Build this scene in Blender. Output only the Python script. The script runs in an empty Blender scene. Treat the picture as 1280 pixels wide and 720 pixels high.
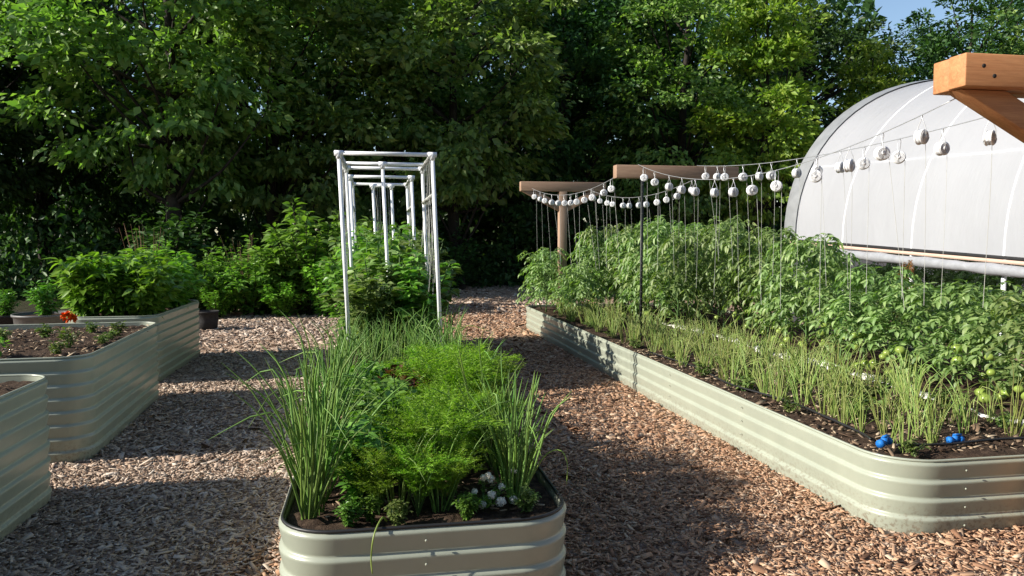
import bpy, math, random
import numpy as np
from mathutils import Vector
random.seed(7)
R = np.random.default_rng(11)
S = bpy.context.scene
COL = S.collection
PI = math.pi
H_CAM = 1.7

# ------------------------------------------------------------------ helpers
def nrm(v):
    return v / np.maximum(np.linalg.norm(v, axis=-1, keepdims=True), 1e-9)

class G:
    """collects vertices and faces, then links them as one mesh object"""
    def __init__(s):
        s.v = []; s.f = []; s.n = 0
    def add(s, v, *faces):
        v = np.asarray(v, float).reshape(-1, 3)
        for f in faces:
            f = np.asarray(f, int)
            if f.size: s.f.append(f + s.n)
        s.v.append(v); s.n += len(v)
        return s
    def mesh(s, name, smooth=False):
        me = bpy.data.meshes.new(name)
        V = np.concatenate(s.v)
        me.vertices.add(len(V)); me.vertices.foreach_set('co', V.ravel())
        tot = sum(f.size for f in s.f); npoly = sum(len(f) for f in s.f)
        me.loops.add(tot); me.polygons.add(npoly)
        me.loops.foreach_set('vertex_index', np.concatenate([f.ravel() for f in s.f]))
        cnt = np.concatenate([np.full(len(f), f.shape[1]) for f in s.f])
        me.polygons.foreach_set('loop_start', np.concatenate([[0], np.cumsum(cnt)[:-1]]))
        me.polygons.foreach_set('loop_total', cnt)
        if smooth: me.polygons.foreach_set('use_smooth', np.ones(npoly, bool))
        me.update(calc_edges=True)
        return me
    def obj(s, name, mat, parent=None, smooth=False):
        me = s.mesh(name, smooth); me.materials.append(mat)
        return link(name, me, parent)
    # ---- shapes
    def box(s, c, d, rot=None):
        v = np.array([[x, y, z] for x in (-.5, .5) for y in (-.5, .5) for z in (-.5, .5)]) * np.array(d)
        if rot is not None: v = v @ np.array(rot).T
        return s.add(v + np.array(c), [[0,1,3,2],[4,6,7,5],[0,4,5,1],[2,3,7,6],[0,2,6,4],[1,5,7,3]])
    def tube(s, path, rad, n=6, cap=True):
        P = np.asarray(path, float); m = len(P)
        r = np.full(m, rad) if np.isscalar(rad) else np.asarray(rad, float)
        T = nrm(np.gradient(P, axis=0))
        ref = np.array([0, 0, 1.]) if abs(T[0][2]) < .9 else np.array([1., 0, 0])
        A = nrm(np.cross(T, ref)); B = np.cross(T, A)
        a = np.linspace(0, 2*PI, n, endpoint=False)
        ring = A[:, None] * np.cos(a)[None, :, None] + B[:, None] * np.sin(a)[None, :, None]
        V = (P[:, None] + ring * r[:, None, None]).reshape(-1, 3)
        i = np.arange(m-1)[:, None]*n; j = np.arange(n)[None]; k = (j+1) % n
        F = np.stack([i+j, i+k, i+n+k, i+n+j], -1).reshape(-1, 4)
        s.add(V, F)
        if cap:
            s.f.append(np.array([np.arange(n)[::-1]]) + s.n - m*n)
            s.f.append(np.array([np.arange(n)]) + s.n - n)
        return s
    def lathe(s, prof, c=(0,0,0), n=16, axis='z'):
        pr = np.asarray(prof, float); m = len(pr)
        a = np.linspace(0, 2*PI, n, endpoint=False)
        V = np.stack([pr[:,0,None]*np.cos(a), pr[:,0,None]*np.sin(a), np.repeat(pr[:,1,None], n, 1)], -1).reshape(-1, 3)
        if axis == 'y': V = V[:, [0, 2, 1]]
        if axis == 'x': V = V[:, [2, 0, 1]]
        i = np.arange(m-1)[:, None]*n; j = np.arange(n)[None]; k = (j+1) % n
        return s.add(V + np.array(c), np.stack([i+j, i+k, i+n+k, i+n+j], -1).reshape(-1, 4))
    # ---- foliage, vectorised over n leaves
    def kites(s, P, D, N, L, W, fold=.25):
        n = len(P); D = nrm(D); Sd = nrm(np.cross(D, N)); N = np.cross(Sd, D)
        L = np.broadcast_to(L, n)[:, None]; W = np.broadcast_to(W, n)[:, None]
        m = P + D*L*.42
        V = np.stack([P, m + Sd*W*.5 + N*W*fold, P + D*L - N*L*.08, m - Sd*W*.5 + N*W*fold], 1)
        b = np.arange(n)[:, None]*4
        return s.add(V, np.concatenate([b+[0,1,2], b+[0,2,3]]))
    def ovals(s, P, D, N, L, W, fold=.18, droop=.22):
        n = len(P); D = nrm(D); Sd = nrm(np.cross(D, N)); N = np.cross(Sd, D)
        L = np.broadcast_to(L, n)[:, None]; W = np.broadcast_to(W, n)[:, None]
        q = P + D*L*.25; h = P + D*L*.55 - N*L*droop*.3
        V = np.stack([P, P + D*L*.5 - N*L*droop*.2, P + D*L - N*L*droop,
                      q + Sd*W*.42 + N*W*fold, h + Sd*W*.46 + N*W*fold,
                      q - Sd*W*.42 + N*W*fold, h - Sd*W*.46 + N*W*fold], 1)
        b = np.arange(n)[:, None]*7
        return s.add(V, np.concatenate([b+[0,3,4,1], b+[0,1,6,5]]), np.concatenate([b+[1,4,2], b+[1,2,6]]))

def link(name, me, parent=None):
    o = bpy.data.objects.new(name, me); COL.objects.link(o)
    if parent is not None: o.parent = parent
    return o
def tag(o, label, cat, group=None):
    o['label'] = label; o['category'] = cat
    if group: o['group'] = group
    return o
def thing(name, label, cat, loc=(0,0,0), rz=0, group=None):
    o = bpy.data.objects.new(name, None); COL.objects.link(o)
    o.location = loc; o.rotation_euler = (0, 0, rz); o.empty_display_size = .1
    return tag(o, label, cat, group)
def struct(o): o['kind'] = 'structure'; return o
def stuff(o): o['kind'] = 'stuff'; return o
ORD = ['', 'first', 'second', 'third', 'fourth', 'fifth', 'sixth', 'seventh', 'eighth', 'ninth', 'tenth', 'eleventh',
       'twelfth', 'thirteenth', 'fourteenth', 'fifteenth', 'sixteenth', 'seventeenth', 'eighteenth', 'nineteenth', 'twentieth']
TEN = ['', '', 'twenty', 'thirty', 'forty']
def nth(k):
    if k <= 20: return ORD[k]
    if k % 10 == 0: return TEN[k//10][:-1] + 'ieth'
    return TEN[k//10] + '-' + ORD[k % 10]
def catmull(pts, n):
    P = np.asarray(pts, float); t = np.linspace(0, len(P)-1, n); out = []
    for u in t:
        i = min(int(u), len(P)-2); f = u-i
        p0, p1, p2, p3 = P[max(i-1,0)], P[i], P[i+1], P[min(i+2, len(P)-1)]
        out.append(.5*((2*p1)+(p2-p0)*f+(2*p0-5*p1+4*p2-p3)*f*f+(3*p1-p0-3*p2+p3)*f**3))
    return np.array(out)
def rdir(n, up=0.0):
    v = R.normal(size=(n, 3)); v = nrm(v); v[:, 2] += up
    return nrm(v)

# ------------------------------------------------------------------ materials
class NT:
    def __init__(s, name):
        s.m = bpy.data.materials.new(name); s.m.use_nodes = True
        s.t = s.m.node_tree; s.t.nodes.clear()
        s.out = s.t.nodes.new('ShaderNodeOutputMaterial')
    def n(s, typ, **kw):
        o = s.t.nodes.new(typ)
        for k, v in kw.items():
            if k in o.inputs: o.inputs[k].default_value = v
            else: setattr(o, k, v)
        return o
    def l(s, a, b): s.t.links.new(a, b)
    def ramp(s, fac, stops, interp='LINEAR'):
        r = s.n('ShaderNodeValToRGB'); r.color_ramp.interpolation = interp
        e = r.color_ramp.elements
        while len(e) < len(stops): e.new(.5)
        for x, (p, c) in zip(e, stops): x.position = p; x.color = (*c, 1)
        s.l(fac, r.inputs[0]); return r.outputs[0]
    def noise(s, scale, detail=4, rough=.55, vec=None):
        o = s.n('ShaderNodeTexNoise'); o.inputs['Scale'].default_value = scale
        o.inputs['Detail'].default_value = detail; o.inputs['Roughness'].default_value = rough
        if vec is not None: s.l(vec, o.inputs['Vector'])
        return o
    def obj(s): return s.n('ShaderNodeTexCoord').outputs['Object']
    def geo(s): return s.n('ShaderNodeNewGeometry')
    def mix(s, f, a, b, mode='MIX'):
        o = s.n('ShaderNodeMix', data_type='RGBA', blend_type=mode)
        if isinstance(f, float): o.inputs[0].default_value = f
        else: s.l(f, o.inputs[0])
        for i, c in ((6, a), (7, b)):
            if isinstance(c, tuple): o.inputs[i].default_value = (*c, 1)
            else: s.l(c, o.inputs[i])
        return o.outputs[2]
    def bump(s, h, strength=.5, dist=.01):
        o = s.n('ShaderNodeBump'); o.inputs['Strength'].default_value = strength
        o.inputs['Distance'].default_value = dist; s.l(h, o.inputs['Height']); return o.outputs[0]
    def pbr(s, col, rough=.6, spec=.4, metal=0., normal=None):
        p = s.n('ShaderNodeBsdfPrincipled')
        if isinstance(col, tuple): p.inputs['Base Color'].default_value = (*col, 1)
        else: s.l(col, p.inputs['Base Color'])
        if isinstance(rough, (int, float)): p.inputs['Roughness'].default_value = rough
        else: s.l(rough, p.inputs['Roughness'])
        p.inputs['Specular IOR Level'].default_value = spec
        p.inputs['Metallic'].default_value = metal
        if normal is not None: s.l(normal, p.inputs['Normal'])
        return p
    def done(s, sh):
        s.l(sh.outputs[0], s.out.inputs[0]); return s.m

def leaf_mat(name, cols, trans=.3, rough=.45, spec=.35):
    m = NT(name); g = m.geo()
    k = len(cols)
    c = m.ramp(g.outputs['Random Per Island'], [(i/(k-1), cc) for i, cc in enumerate(cols)])
    oi = m.n('ShaderNodeObjectInfo')
    hv = m.n('ShaderNodeHueSaturation')
    mr = m.n('ShaderNodeMapRange'); m.l(oi.outputs['Random'], mr.inputs[0])
    mr.inputs[3].default_value = .48; mr.inputs[4].default_value = .512
    m.l(mr.outputs[0], hv.inputs['Hue'])
    mv = m.n('ShaderNodeMapRange'); m.l(oi.outputs['Random'], mv.inputs[0])
    mv.inputs[3].default_value = .76; mv.inputs[4].default_value = 1.22
    m.l(mv.outputs[0], hv.inputs['Value']); m.l(c, hv.inputs['Color'])
    p = m.pbr(hv.outputs[0], rough, spec)
    t = m.n('ShaderNodeBsdfTranslucent')
    tc = m.mix(1.0, hv.outputs[0], (1.25, 1.55, .5), 'MULTIPLY'); m.l(tc, t.inputs[0])
    x = m.n('ShaderNodeMixShader'); x.inputs[0].default_value = trans
    m.l(p.outputs[0], x.inputs[1]); m.l(t.outputs[0], x.inputs[2])
    return m.done(x)

M = {}
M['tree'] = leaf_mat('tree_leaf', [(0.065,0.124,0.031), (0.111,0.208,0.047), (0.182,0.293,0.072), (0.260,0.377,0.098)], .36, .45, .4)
M['tree_shade'] = leaf_mat('tree_leaf_shade', [(0.023,0.058,0.018), (0.042,0.098,0.026), (0.072,0.143,0.036)], .28, .5, .3)  # darker leaf, deep woodland shade put into its colour
M['tree_pale'] = leaf_mat('tree_leaf_pale', [(0.109,0.205,0.030), (0.170,0.284,0.042), (0.230,0.345,0.054), (0.291,0.387,0.067)], .4, .5, .3)
M['tree_grey'] = leaf_mat('tree_leaf_grey', [(0.085,0.191,0.051), (0.146,0.284,0.077), (0.225,0.371,0.122)], .32, .42, .45)
M['tomato_leaf'] = leaf_mat('tomato_leaf', [(0.105,0.179,0.052), (0.153,0.246,0.074), (0.198,0.299,0.099), (0.262,0.347,0.125)], .34, .45, .4)
M['onion'] = leaf_mat('onion_leaf', [(.085,.19,.04), (.125,.255,.05), (.18,.31,.06), (.15,.27,.08)], .2, .45, .3)
M['onion_pale'] = leaf_mat('onion_leaf_pale', [(.13,.22,.05), (.19,.29,.065), (.26,.35,.085), (.33,.34,.13)], .2, .4, .4)
M['carrot'] = leaf_mat('carrot_frond', [(0.120,0.248,0.023), (0.166,0.313,0.028), (0.230,0.377,0.037)], .4, .5, .25)
M['basil'] = leaf_mat('herb_leaf', [(.07,.17,.025), (.11,.235,.035), (.16,.29,.05)], .32, .4, .4)
M['pepper'] = leaf_mat('pepper_leaf', [(0.101,0.235,0.028), (0.157,0.325,0.039), (0.224,0.414,0.056)], .32, .32, .55)
M['bush'] = leaf_mat('bush_leaf', [(0.089,0.202,0.037), (0.140,0.285,0.051), (0.209,0.380,0.069)], .34, .42, .4)
M['lettuce'] = leaf_mat('lettuce_leaf', [(.06,.022,.018), (.11,.04,.028), (.16,.08,.035), (.2,.24,.06)], .25, .45, .3)
M['straw'] = leaf_mat('dry_grass', [(.2,.14,.08), (.28,.19,.11), (.35,.26,.15)], .15, .7, .1)
M['dryleaf'] = leaf_mat('dry_leaf', [(.2,.09,.025), (.28,.13,.035), (.2,.12,.05)], .3, .6, .2)
M['weed'] = leaf_mat('weed_leaf', [(.08,.14,.03), (.13,.19,.05), (.19,.23,.08)], .25, .5, .3)

def simple(name, col, rough=.5, spec=.4, metal=0., var=.12, scale=20, bump=0., bscale=60):
    m = NT(name); v = m.obj()
    n = m.noise(scale, 5, .6, v)
    a = tuple(c*(1-var) for c in col); b = tuple(min(1, c*(1+var)) for c in col)
    c = m.ramp(n.outputs[0], [(.3, a), (.7, b)])
    nm = None
    if bump: nm = m.bump(m.noise(bscale, 4, .6, v).outputs[0], bump, .01)
    return m.done(m.pbr(c, rough, spec, metal, nm))
M['stem'] = simple('green_stem', (.07,.14,.035), .5)
M['bark'] = simple('tree_bark', (.03,.025,.02), .85, .2, 0, .35, 6, .8, 14)
M['pvc'] = simple('white_pvc', (.78,.8,.82), .35, .5, 0, .05, 9)
M['white_pipe'] = simple('white_pipe', (.78,.8,.82), .45, .4, 0, .04, 5)
M['black'] = simple('black_plastic', (.018,.018,.019), .45, .4)
M['black_steel'] = simple('black_steel_post', (.016,.018,.017), .5, .5)
M['pot'] = simple('fabric_pot', (.035,.034,.034), .9, .1, 0, .3, 40)
M['tub'] = simple('grey_tub', (.12,.12,.12), .5, .3)
M['twine'] = simple('white_twine', (.45,.46,.43), .8, .1)
M['wire'] = simple('hook_wire', (.55,.56,.57), .35, .5, .6, .08)
M['spool'] = simple('spool_plastic', (.72,.73,.74), .3, .5, 0, .06)
M['wound'] = simple('wound_twine', (.58,.59,.61), .6, .3, 0, .1, 60)
M['blue'] = simple('blue_plastic', (.01,.14,.48), .6, .3, 0, .25, 90)
M['petal'] = simple('white_petal', (.8,.8,.74), .6, .2, 0, .05)
M['orange'] = simple('orange_petal', (.75,.12,.01), .55, .2, 0, .2, 60)
M['fruit'] = simple('green_tomato_skin', (.22,.30,.06), .25, .5, 0, .2, 14)
M['hole_shade'] = simple('bolt_hole_shade', (.012,.01,.009), .8)
M['edging'] = simple('white_edging', (.62,.61,.56), .7, .2, 0, .2, 14, .6, 40)

def mk_metal():
    m = NT('sage_metal'); v = m.obj()
    n = m.noise(3.5, 6, .65, v)
    c = m.ramp(n.outputs[0], [(.3, (.295,.32,.258)), (.7, (.335,.36,.29))])
    sp = m.noise(38, 3, .7, v)                       # splashed dirt, strongest near the ground
    sx = m.n('ShaderNodeSeparateXYZ'); m.l(v, sx.inputs[0])
    lo = m.n('ShaderNodeMapRange'); m.l(sx.outputs[2], lo.inputs[0])
    lo.inputs[1].default_value = 0; lo.inputs[2].default_value = .22; lo.inputs[3].default_value = 1; lo.inputs[4].default_value = 0
    th = m.n('ShaderNodeMapRange'); m.l(sp.outputs[0], th.inputs[0]); th.inputs[1].default_value = .5; th.inputs[2].default_value = .62
    mu = m.n('ShaderNodeMath', operation='MULTIPLY'); m.l(lo.outputs[0], mu.inputs[0]); m.l(th.outputs[0], mu.inputs[1])
    mu2 = m.n('ShaderNodeMath', operation='MULTIPLY'); m.l(mu.outputs[0], mu2.inputs[0]); mu2.inputs[1].default_value = .8
    c2 = m.mix(mu2.outputs[0], c, (.16,.12,.085))
    r = m.n('ShaderNodeMapRange'); m.l(m.noise(9, 4, .6, v).outputs[0], r.inputs[0])
    r.inputs[3].default_value = .22; r.inputs[4].default_value = .42
    return m.done(m.pbr(c2, r.outputs[0], .5, 0, m.bump(m.noise(1.6, 2, .5, v).outputs[0], .12, .05)))
M['metal'] = mk_metal()

def mk_wood(name, a, b, axis):
    m = NT(name); tc = m.obj(); mp = m.n('ShaderNodeMapping'); m.l(tc, mp.inputs[0])
    sc = [14, 14, 14]; sc[axis] = .9; mp.inputs['Scale'].default_value = sc
    n = m.noise(2.2, 8, .65, mp.outputs[0]); n.inputs['Distortion'].default_value = .8
    c = m.ramp(n.outputs[0], [(.28, a), (.5, tuple((x+y)/2 for x, y in zip(a, b))), (.72, b)])
    fine = m.noise(12, 4, .7, mp.outputs[0])
    c = m.mix(.18, c, m.ramp(fine.outputs[0], [(.35, (.1,.05,.025)), (.65, b)]))
    return m.done(m.pbr(c, .62, .3, 0, m.bump(n.outputs[0], .25, .006)))
M['cedar'] = mk_wood('cedar_new', (.34,.135,.055), (.53,.26,.115), 0)
M['timber'] = mk_wood('timber_weathered', (.25,.155,.105), (.36,.245,.17), 0)
M['timber_post'] = mk_wood('timber_post', (.29,.185,.125), (.4,.28,.2), 2)
M['board'] = mk_wood('base_board', (.52,.36,.28), (.62,.45,.36), 1)

def mk_ground():
    m = NT('bark_mulch'); v = m.obj()
    vo = m.n('ShaderNodeTexVoronoi'); vo.inputs['Scale'].default_value = 38
    dn = m.noise(12, 4, .6, v)
    vv = m.mix(.08, v, dn.outputs[1]); m.l(vv, vo.inputs['Vector'])
    sx = m.n('ShaderNodeSeparateColor'); m.l(vo.outputs['Color'], sx.inputs[0])
    c = m.ramp(sx.outputs[0], [(0, (.13,.075,.05)), (.35, (.28,.165,.105)), (.65, (.42,.28,.19)), (1, (.55,.42,.31))])
    big = m.noise(.55, 4, .6, v)
    c = m.mix(m.ramp(big.outputs[0], [(.35, (0,0,0)), (.65, (.45,.45,.45))]), c, (.38,.3,.25))
    return m.done(m.pbr(c, .9, .15, 0, m.bump(vo.outputs['Distance'], .9, .03)))
M['ground'] = mk_ground()
def mk_chip(name, cols):
    m = NT(name); g = m.geo(); k = len(cols)
    c = m.ramp(g.outputs['Random Per Island'], [(i/(k-1), cc) for i, cc in enumerate(cols)])
    return m.done(m.pbr(c, .85, .15))
M['chip_fresh'] = mk_chip('wood_chip_fresh', [(.10,.055,.036), (.24,.13,.078), (.37,.215,.13), (.47,.30,.19), (.40,.245,.155), (.56,.43,.31)])
M['chip_grey'] = mk_chip('wood_chip_weathered', [(.12,.085,.065), (.29,.21,.16), (.42,.32,.245), (.53,.435,.35), (.38,.27,.195), (.61,.53,.45)])
M['litter'] = mk_chip('dry_litter', [(.05,.03,.02), (.13,.085,.055), (.28,.2,.13), (.45,.36,.25), (.1,.06,.04)])
def mk_soil():
    m = NT('garden_soil'); v = m.obj()
    n = m.noise(22, 8, .7, v)
    c = m.ramp(n.outputs[0], [(.3, (.022,.015,.011)), (.52, (.06,.04,.028)), (.7, (.13,.09,.062)), (.8, (.22,.16,.11))])
    return m.done(m.pbr(c, .95, .1, 0, m.bump(m.noise(60, 6, .7, v).outputs[0], .9, .02)))
M['soil'] = mk_soil()
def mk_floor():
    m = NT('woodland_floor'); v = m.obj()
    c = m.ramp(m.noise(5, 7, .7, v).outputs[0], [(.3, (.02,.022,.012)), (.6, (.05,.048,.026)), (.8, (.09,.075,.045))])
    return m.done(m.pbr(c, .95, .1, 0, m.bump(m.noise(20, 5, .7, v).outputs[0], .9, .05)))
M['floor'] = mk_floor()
def mk_poly():
    m = NT('greenhouse_film'); v = m.obj()
    n = m.noise(.8, 4, .6, v)
    c = m.ramp(n.outputs[0], [(.3, (.54,.555,.59)), (.7, (.59,.605,.64))])
    mp = m.n('ShaderNodeMapping'); m.l(v, mp.inputs[0]); mp.inputs['Scale'].default_value = (.6, 2.2, .6)
    nm = m.bump(m.noise(1.6, 5, .6, mp.outputs[0]).outputs[0], .3, .1)
    p = m.pbr(c, .38, .35, 0, nm)
    t = m.n('ShaderNodeBsdfTranslucent'); m.l(c, t.inputs[0])
    x = m.n('ShaderNodeMixShader'); x.inputs[0].default_value = .5
    m.l(p.outputs[0], x.inputs[1]); m.l(t.outputs[0], x.inputs[2])
    return m.done(x)
M['film'] = mk_poly()
M['film_roll'] = simple('film_roll', (.27,.28,.3), .4, .4, 0, .15, 7, .5, 18)
M['film_rim'] = simple('film_rim', (.2,.21,.22), .45, .4, 0, .15, 4)

# ------------------------------------------------------------------ ground
g = G(); n = 2
g.add([(-300,-60,0),(300,-60,0),(300,400,0),(-300,400,0)], [[0,1,2,3]])
struct(g.obj('ground', M['ground']))
g = G(); e = []
xs = np.linspace(-120, 120, 240)
edge = []
for x in xs:
    base = 28.6 + .5*math.sin(x*.9) + .35*math.sin(x*2.3+1)
    if x < 2.2: base = 28.6 - (2.2-x)*2.3 if x > -1.9 else 19.2 - min(6, (-1.9-x)*.45)
    edge.append(base + .15*math.sin(x*5))
V = [(x, y, .004) for x, y in zip(xs, edge)] + [(x*2.4, 399, .004) for x in xs]
k = len(xs); i = np.arange(k-1)
g.add(V, np.stack([i, i+1, i+1+k, i+k], -1))
struct(g.obj('woodland_ground', M['floor']))

BEDS = []   # footprints, so that chips keep out
def chips(name, mat, regions, z0=0., keepout=True):
    C = []; Sz = []
    for (x0, y0, x1, y1, den, sz) in regions:
        n = int((x1-x0)*(y1-y0)*den)
        p = np.stack([R.uniform(x0, x1, n), R.uniform(y0, y1, n)], 1)
        C.append(p); Sz.append(np.full(n, sz))
    C = np.concatenate(C); Sz = np.concatenate(Sz)
    keep = np.ones(len(C), bool)
    for (x0, y0, x1, y1) in (BEDS if keepout else []):
        keep &= ~((C[:,0] > x0+.02) & (C[:,0] < x1-.02) & (C[:,1] > y0+.02) & (C[:,1] < y1-.02))
    C = C[keep]; Sz = Sz[keep]; n = len(C)
    L = Sz*R.lognormal(0, .45, n); W = L*R.uniform(.18, .5, n); T = R.uniform(.003, .006, n)*np.sqrt(Sz/.04)
    a = R.uniform(0, 2*PI, n); d = np.stack([np.cos(a), np.sin(a), R.normal(0, .28, n)], 1); d = nrm(d)
    u = np.stack([R.normal(0, .3, n), R.normal(0, .3, n), np.ones(n)], 1)
    s_ = nrm(np.cross(d, u)); u = np.cross(s_, d)
    c = np.stack([C[:,0], C[:,1], z0+R.uniform(.004, .022, n)], 1)
    taper = R.uniform(.35, 1, n)
    V = []
    for (i_, j_, k_) in [(-1,-1,-1),(-1,-1,1),(-1,1,-1),(-1,1,1),(1,-1,-1),(1,-1,1),(1,1,-1),(1,1,1)]:
        w = W*(taper if i_ > 0 else 1)
        V.append(c + d*(i_*L/2)[:,None] + s_*(j_*w/2)[:,None] + u*(k_*T/2)[:,None])
    V = np.stack(V, 1); b = np.arange(n)[:,None]*8
    g = G(); g.add(V, np.concatenate([b+q for q in ([0,1,3,2],[4,6,7,5],[0,4,5,1],[2,3,7,6],[1,5,7,3])]))
    return stuff(g.obj(name, mat))

# ------------------------------------------------------------------ raised beds
def perim(x0, y0, x1, y1, r, nc=9, seg=.5):
    pts = []
    cs = [(x1-r, y0+r, -PI/2), (x1-r, y1-r, 0), (x0+r, y1-r, PI/2), (x0+r, y0+r, PI)]
    for cx, cy, a0 in cs:
        for k in range(nc+1):
            a = a0 + PI/2*k/nc
            pts.append((cx, cy, math.cos(a), math.sin(a), r))
    return pts
def bed(name, label, x0, y0, x1, y1, h, r=.27, ribs=4, rz=0., pivot=None, soil_drop=.035, rim='metal', seams=()):
    ox, oy = pivot or (x0, y0)
    t = thing(name, label, 'raised bed', (ox, oy, 0), rz, 'sage green metal raised beds')
    P = perim(x0-ox, y0-oy, x1-ox, y1-oy, r)
    nz = ribs*14
    def prof(z):
        ph = z/h*ribs
        f = ph % 1.0
        return .02*(f/.82)**.85 if f < .82 else .02*(.5+.5*math.cos(PI*(f-.82)/.18))
    ring = []
    for iz in range(nz+1):
        z = h*iz/nz
        for cx, cy, ca, sa, rr in P:
            q = rr + prof(z) - .011
            ring.append((cx+ca*q, cy+sa*q, z))
    npnt = len(P); i = np.arange(nz)[:,None]*npnt; j = np.arange(npnt)[None]; k = (j+1) % npnt
    g = G(); g.add(ring, np.stack([i+j, i+k, i+npnt+k, i+npnt+j], -1).reshape(-1, 4))
    # inner skin
    inn = [(cx+ca*(rr-.02), cy+sa*(rr-.02), z) for z in (h-.1, h) for cx, cy, ca, sa, rr in P]
    j = np.arange(npnt); k = (j+1) % npnt
    g.add(inn, np.stack([k, j, npnt+j, npnt+k], -1))
    wall = g.obj('corrugated_wall', M['metal'], t, smooth=True)
    # folded rim on the top edge
    path = [(cx+ca*(rr-.010), cy+sa*(rr-.010), h+.004) for cx, cy, ca, sa, rr in P]
    g = G(); path = np.array(path+[path[0], path[1]]); g.tube(path, .0085, 6, False); g.obj('rim', M[rim], wall, smooth=True)
    # soil with clods
    nx = max(6, int((x1-x0)/.045)); ny = max(6, int((y1-y0)/.07))
    X, Y = np.meshgrid(np.linspace(x0-ox+.03, x1-ox-.03, nx), np.linspace(y0-oy+.03, y1-oy-.03, ny))
    Z = h - soil_drop + .012*np.sin(X*9+Y*3)*np.sin(Y*7) + R.normal(0, .008, X.shape)
    # keep the sheet inside rounded corners
    for cx, cy in ((x0-ox+r, y0-oy+r), (x1-ox-r, y0-oy+r), (x0-ox+r, y1-oy-r), (x1-ox-r, y1-oy-r)):
        sxn = -1 if cx < (x0+x1)/2-ox else 1; syn = -1 if cy < (y0+y1)/2-oy else 1
        dx = X-cx; dy = Y-cy; msk = (dx*sxn > 0) & (dy*syn > 0); d = np.hypot(dx, dy)+1e-6
        f = np.where(msk & (d > r-.03), (r-.03)/d, 1); X = cx+dx*f; Y = cy+dy*f
    i = (np.arange(ny-1)[:,None]*nx+np.arange(nx-1)[None]).ravel()
    g = G(); g.add(np.stack([X, Y, Z], -1).reshape(-1,3), np.stack([i, i+1, i+1+nx, i+nx], -1)); g.obj('soil', M['soil'], t)
    # seam bolts
    for sx_, sy_, nxn, nyn in seams:
        for kk in range(ribs):
            z = h*(kk+.5)/ribs; g = G()
            c = np.array((sx_-ox+nxn*.014, sy_-oy+nyn*.014, z))
            g.lathe([(0,-.004),(.006,-.004),(.006,.002),(.004,.004),(0,.004)], c, 8, 'x' if nxn else 'y'); g.obj('bolt', M['metal'], wall)
    if not rz: BEDS.append((x0, y0, x1, y1))
    return t
bed('raised_bed', 'low sage green corrugated bed of onions and carrots under the white trellis', -.43, 3.34, .91, 12.9, .43, .26, 4, rim='black',
    seams=[(.22, 3.34, 0, -1)])
bed('raised_bed', 'long low sage green bed of onions and tomatoes beside the greenhouse', 2.88, 3.82, 6.3, 14.6, .43, .32, 4,
    seams=[(2.88, y, -1, 0) for y in (5.6, 7.1, 8.6, 10.1, 11.6, 13.1)]+[(3.35, 3.82, 0, -1), (4.7, 3.82, 0, -1)])
bed('raised_bed', 'tall sage green corrugated bed nearest the camera on the left edge', -4.2, 2.4, -2.06, 5.5, .81, .22, 8)
bed('raised_bed', 'tall sage green corrugated bed with an orange marigold', -4.9, 6.25, -2.14, 8.85, .81, .22, 8, rz=.05, pivot=(-2.14, 6.25))
bed('raised_bed', 'tall sage green corrugated bed full of leafy pepper plants', -3.5, 9.5, -2.5, 12.0, .81, .22, 8)

chips('wood_chips', M['chip_fresh'], [(.7, 2.2, 3.1, 6, 2300, .028), (3.1, 2.4, 5.5, 4.1, 2000, .03), (-.8, 2.4, -.3, 4.5, 1500, .028), (.7, 2.2, 5, 5, 60, .05),
                                     (.7, 6, 3.1, 12, 900, .04), (.5, 12, 6, 20, 170, .075)])
chips('wood_chips', M['chip_grey'], [(-2.7, 2.2, -.3, 6, 2300, .028), (-3.5, 6, -.3, 12, 1000, .038), (-2.7, 2.2, -.3, 7, 50, .052), (-4.5, 12, .8, 20, 190, .075), (.4, 17, 6, 28, 60, .1)])

chips('soil_litter', M['litter'], [(2.98, 4.05, 4.45, 9.5, 260, .035), (-.3, 3.55, .8, 6, 220, .03)], .395, False)
chips('soil_litter', M['litter'], [(-3.9, 6.4, -2.22, 8.7, 160, .035), (-3.4, 3.6, -2.22, 5.3, 160, .035)], .775, False)
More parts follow.
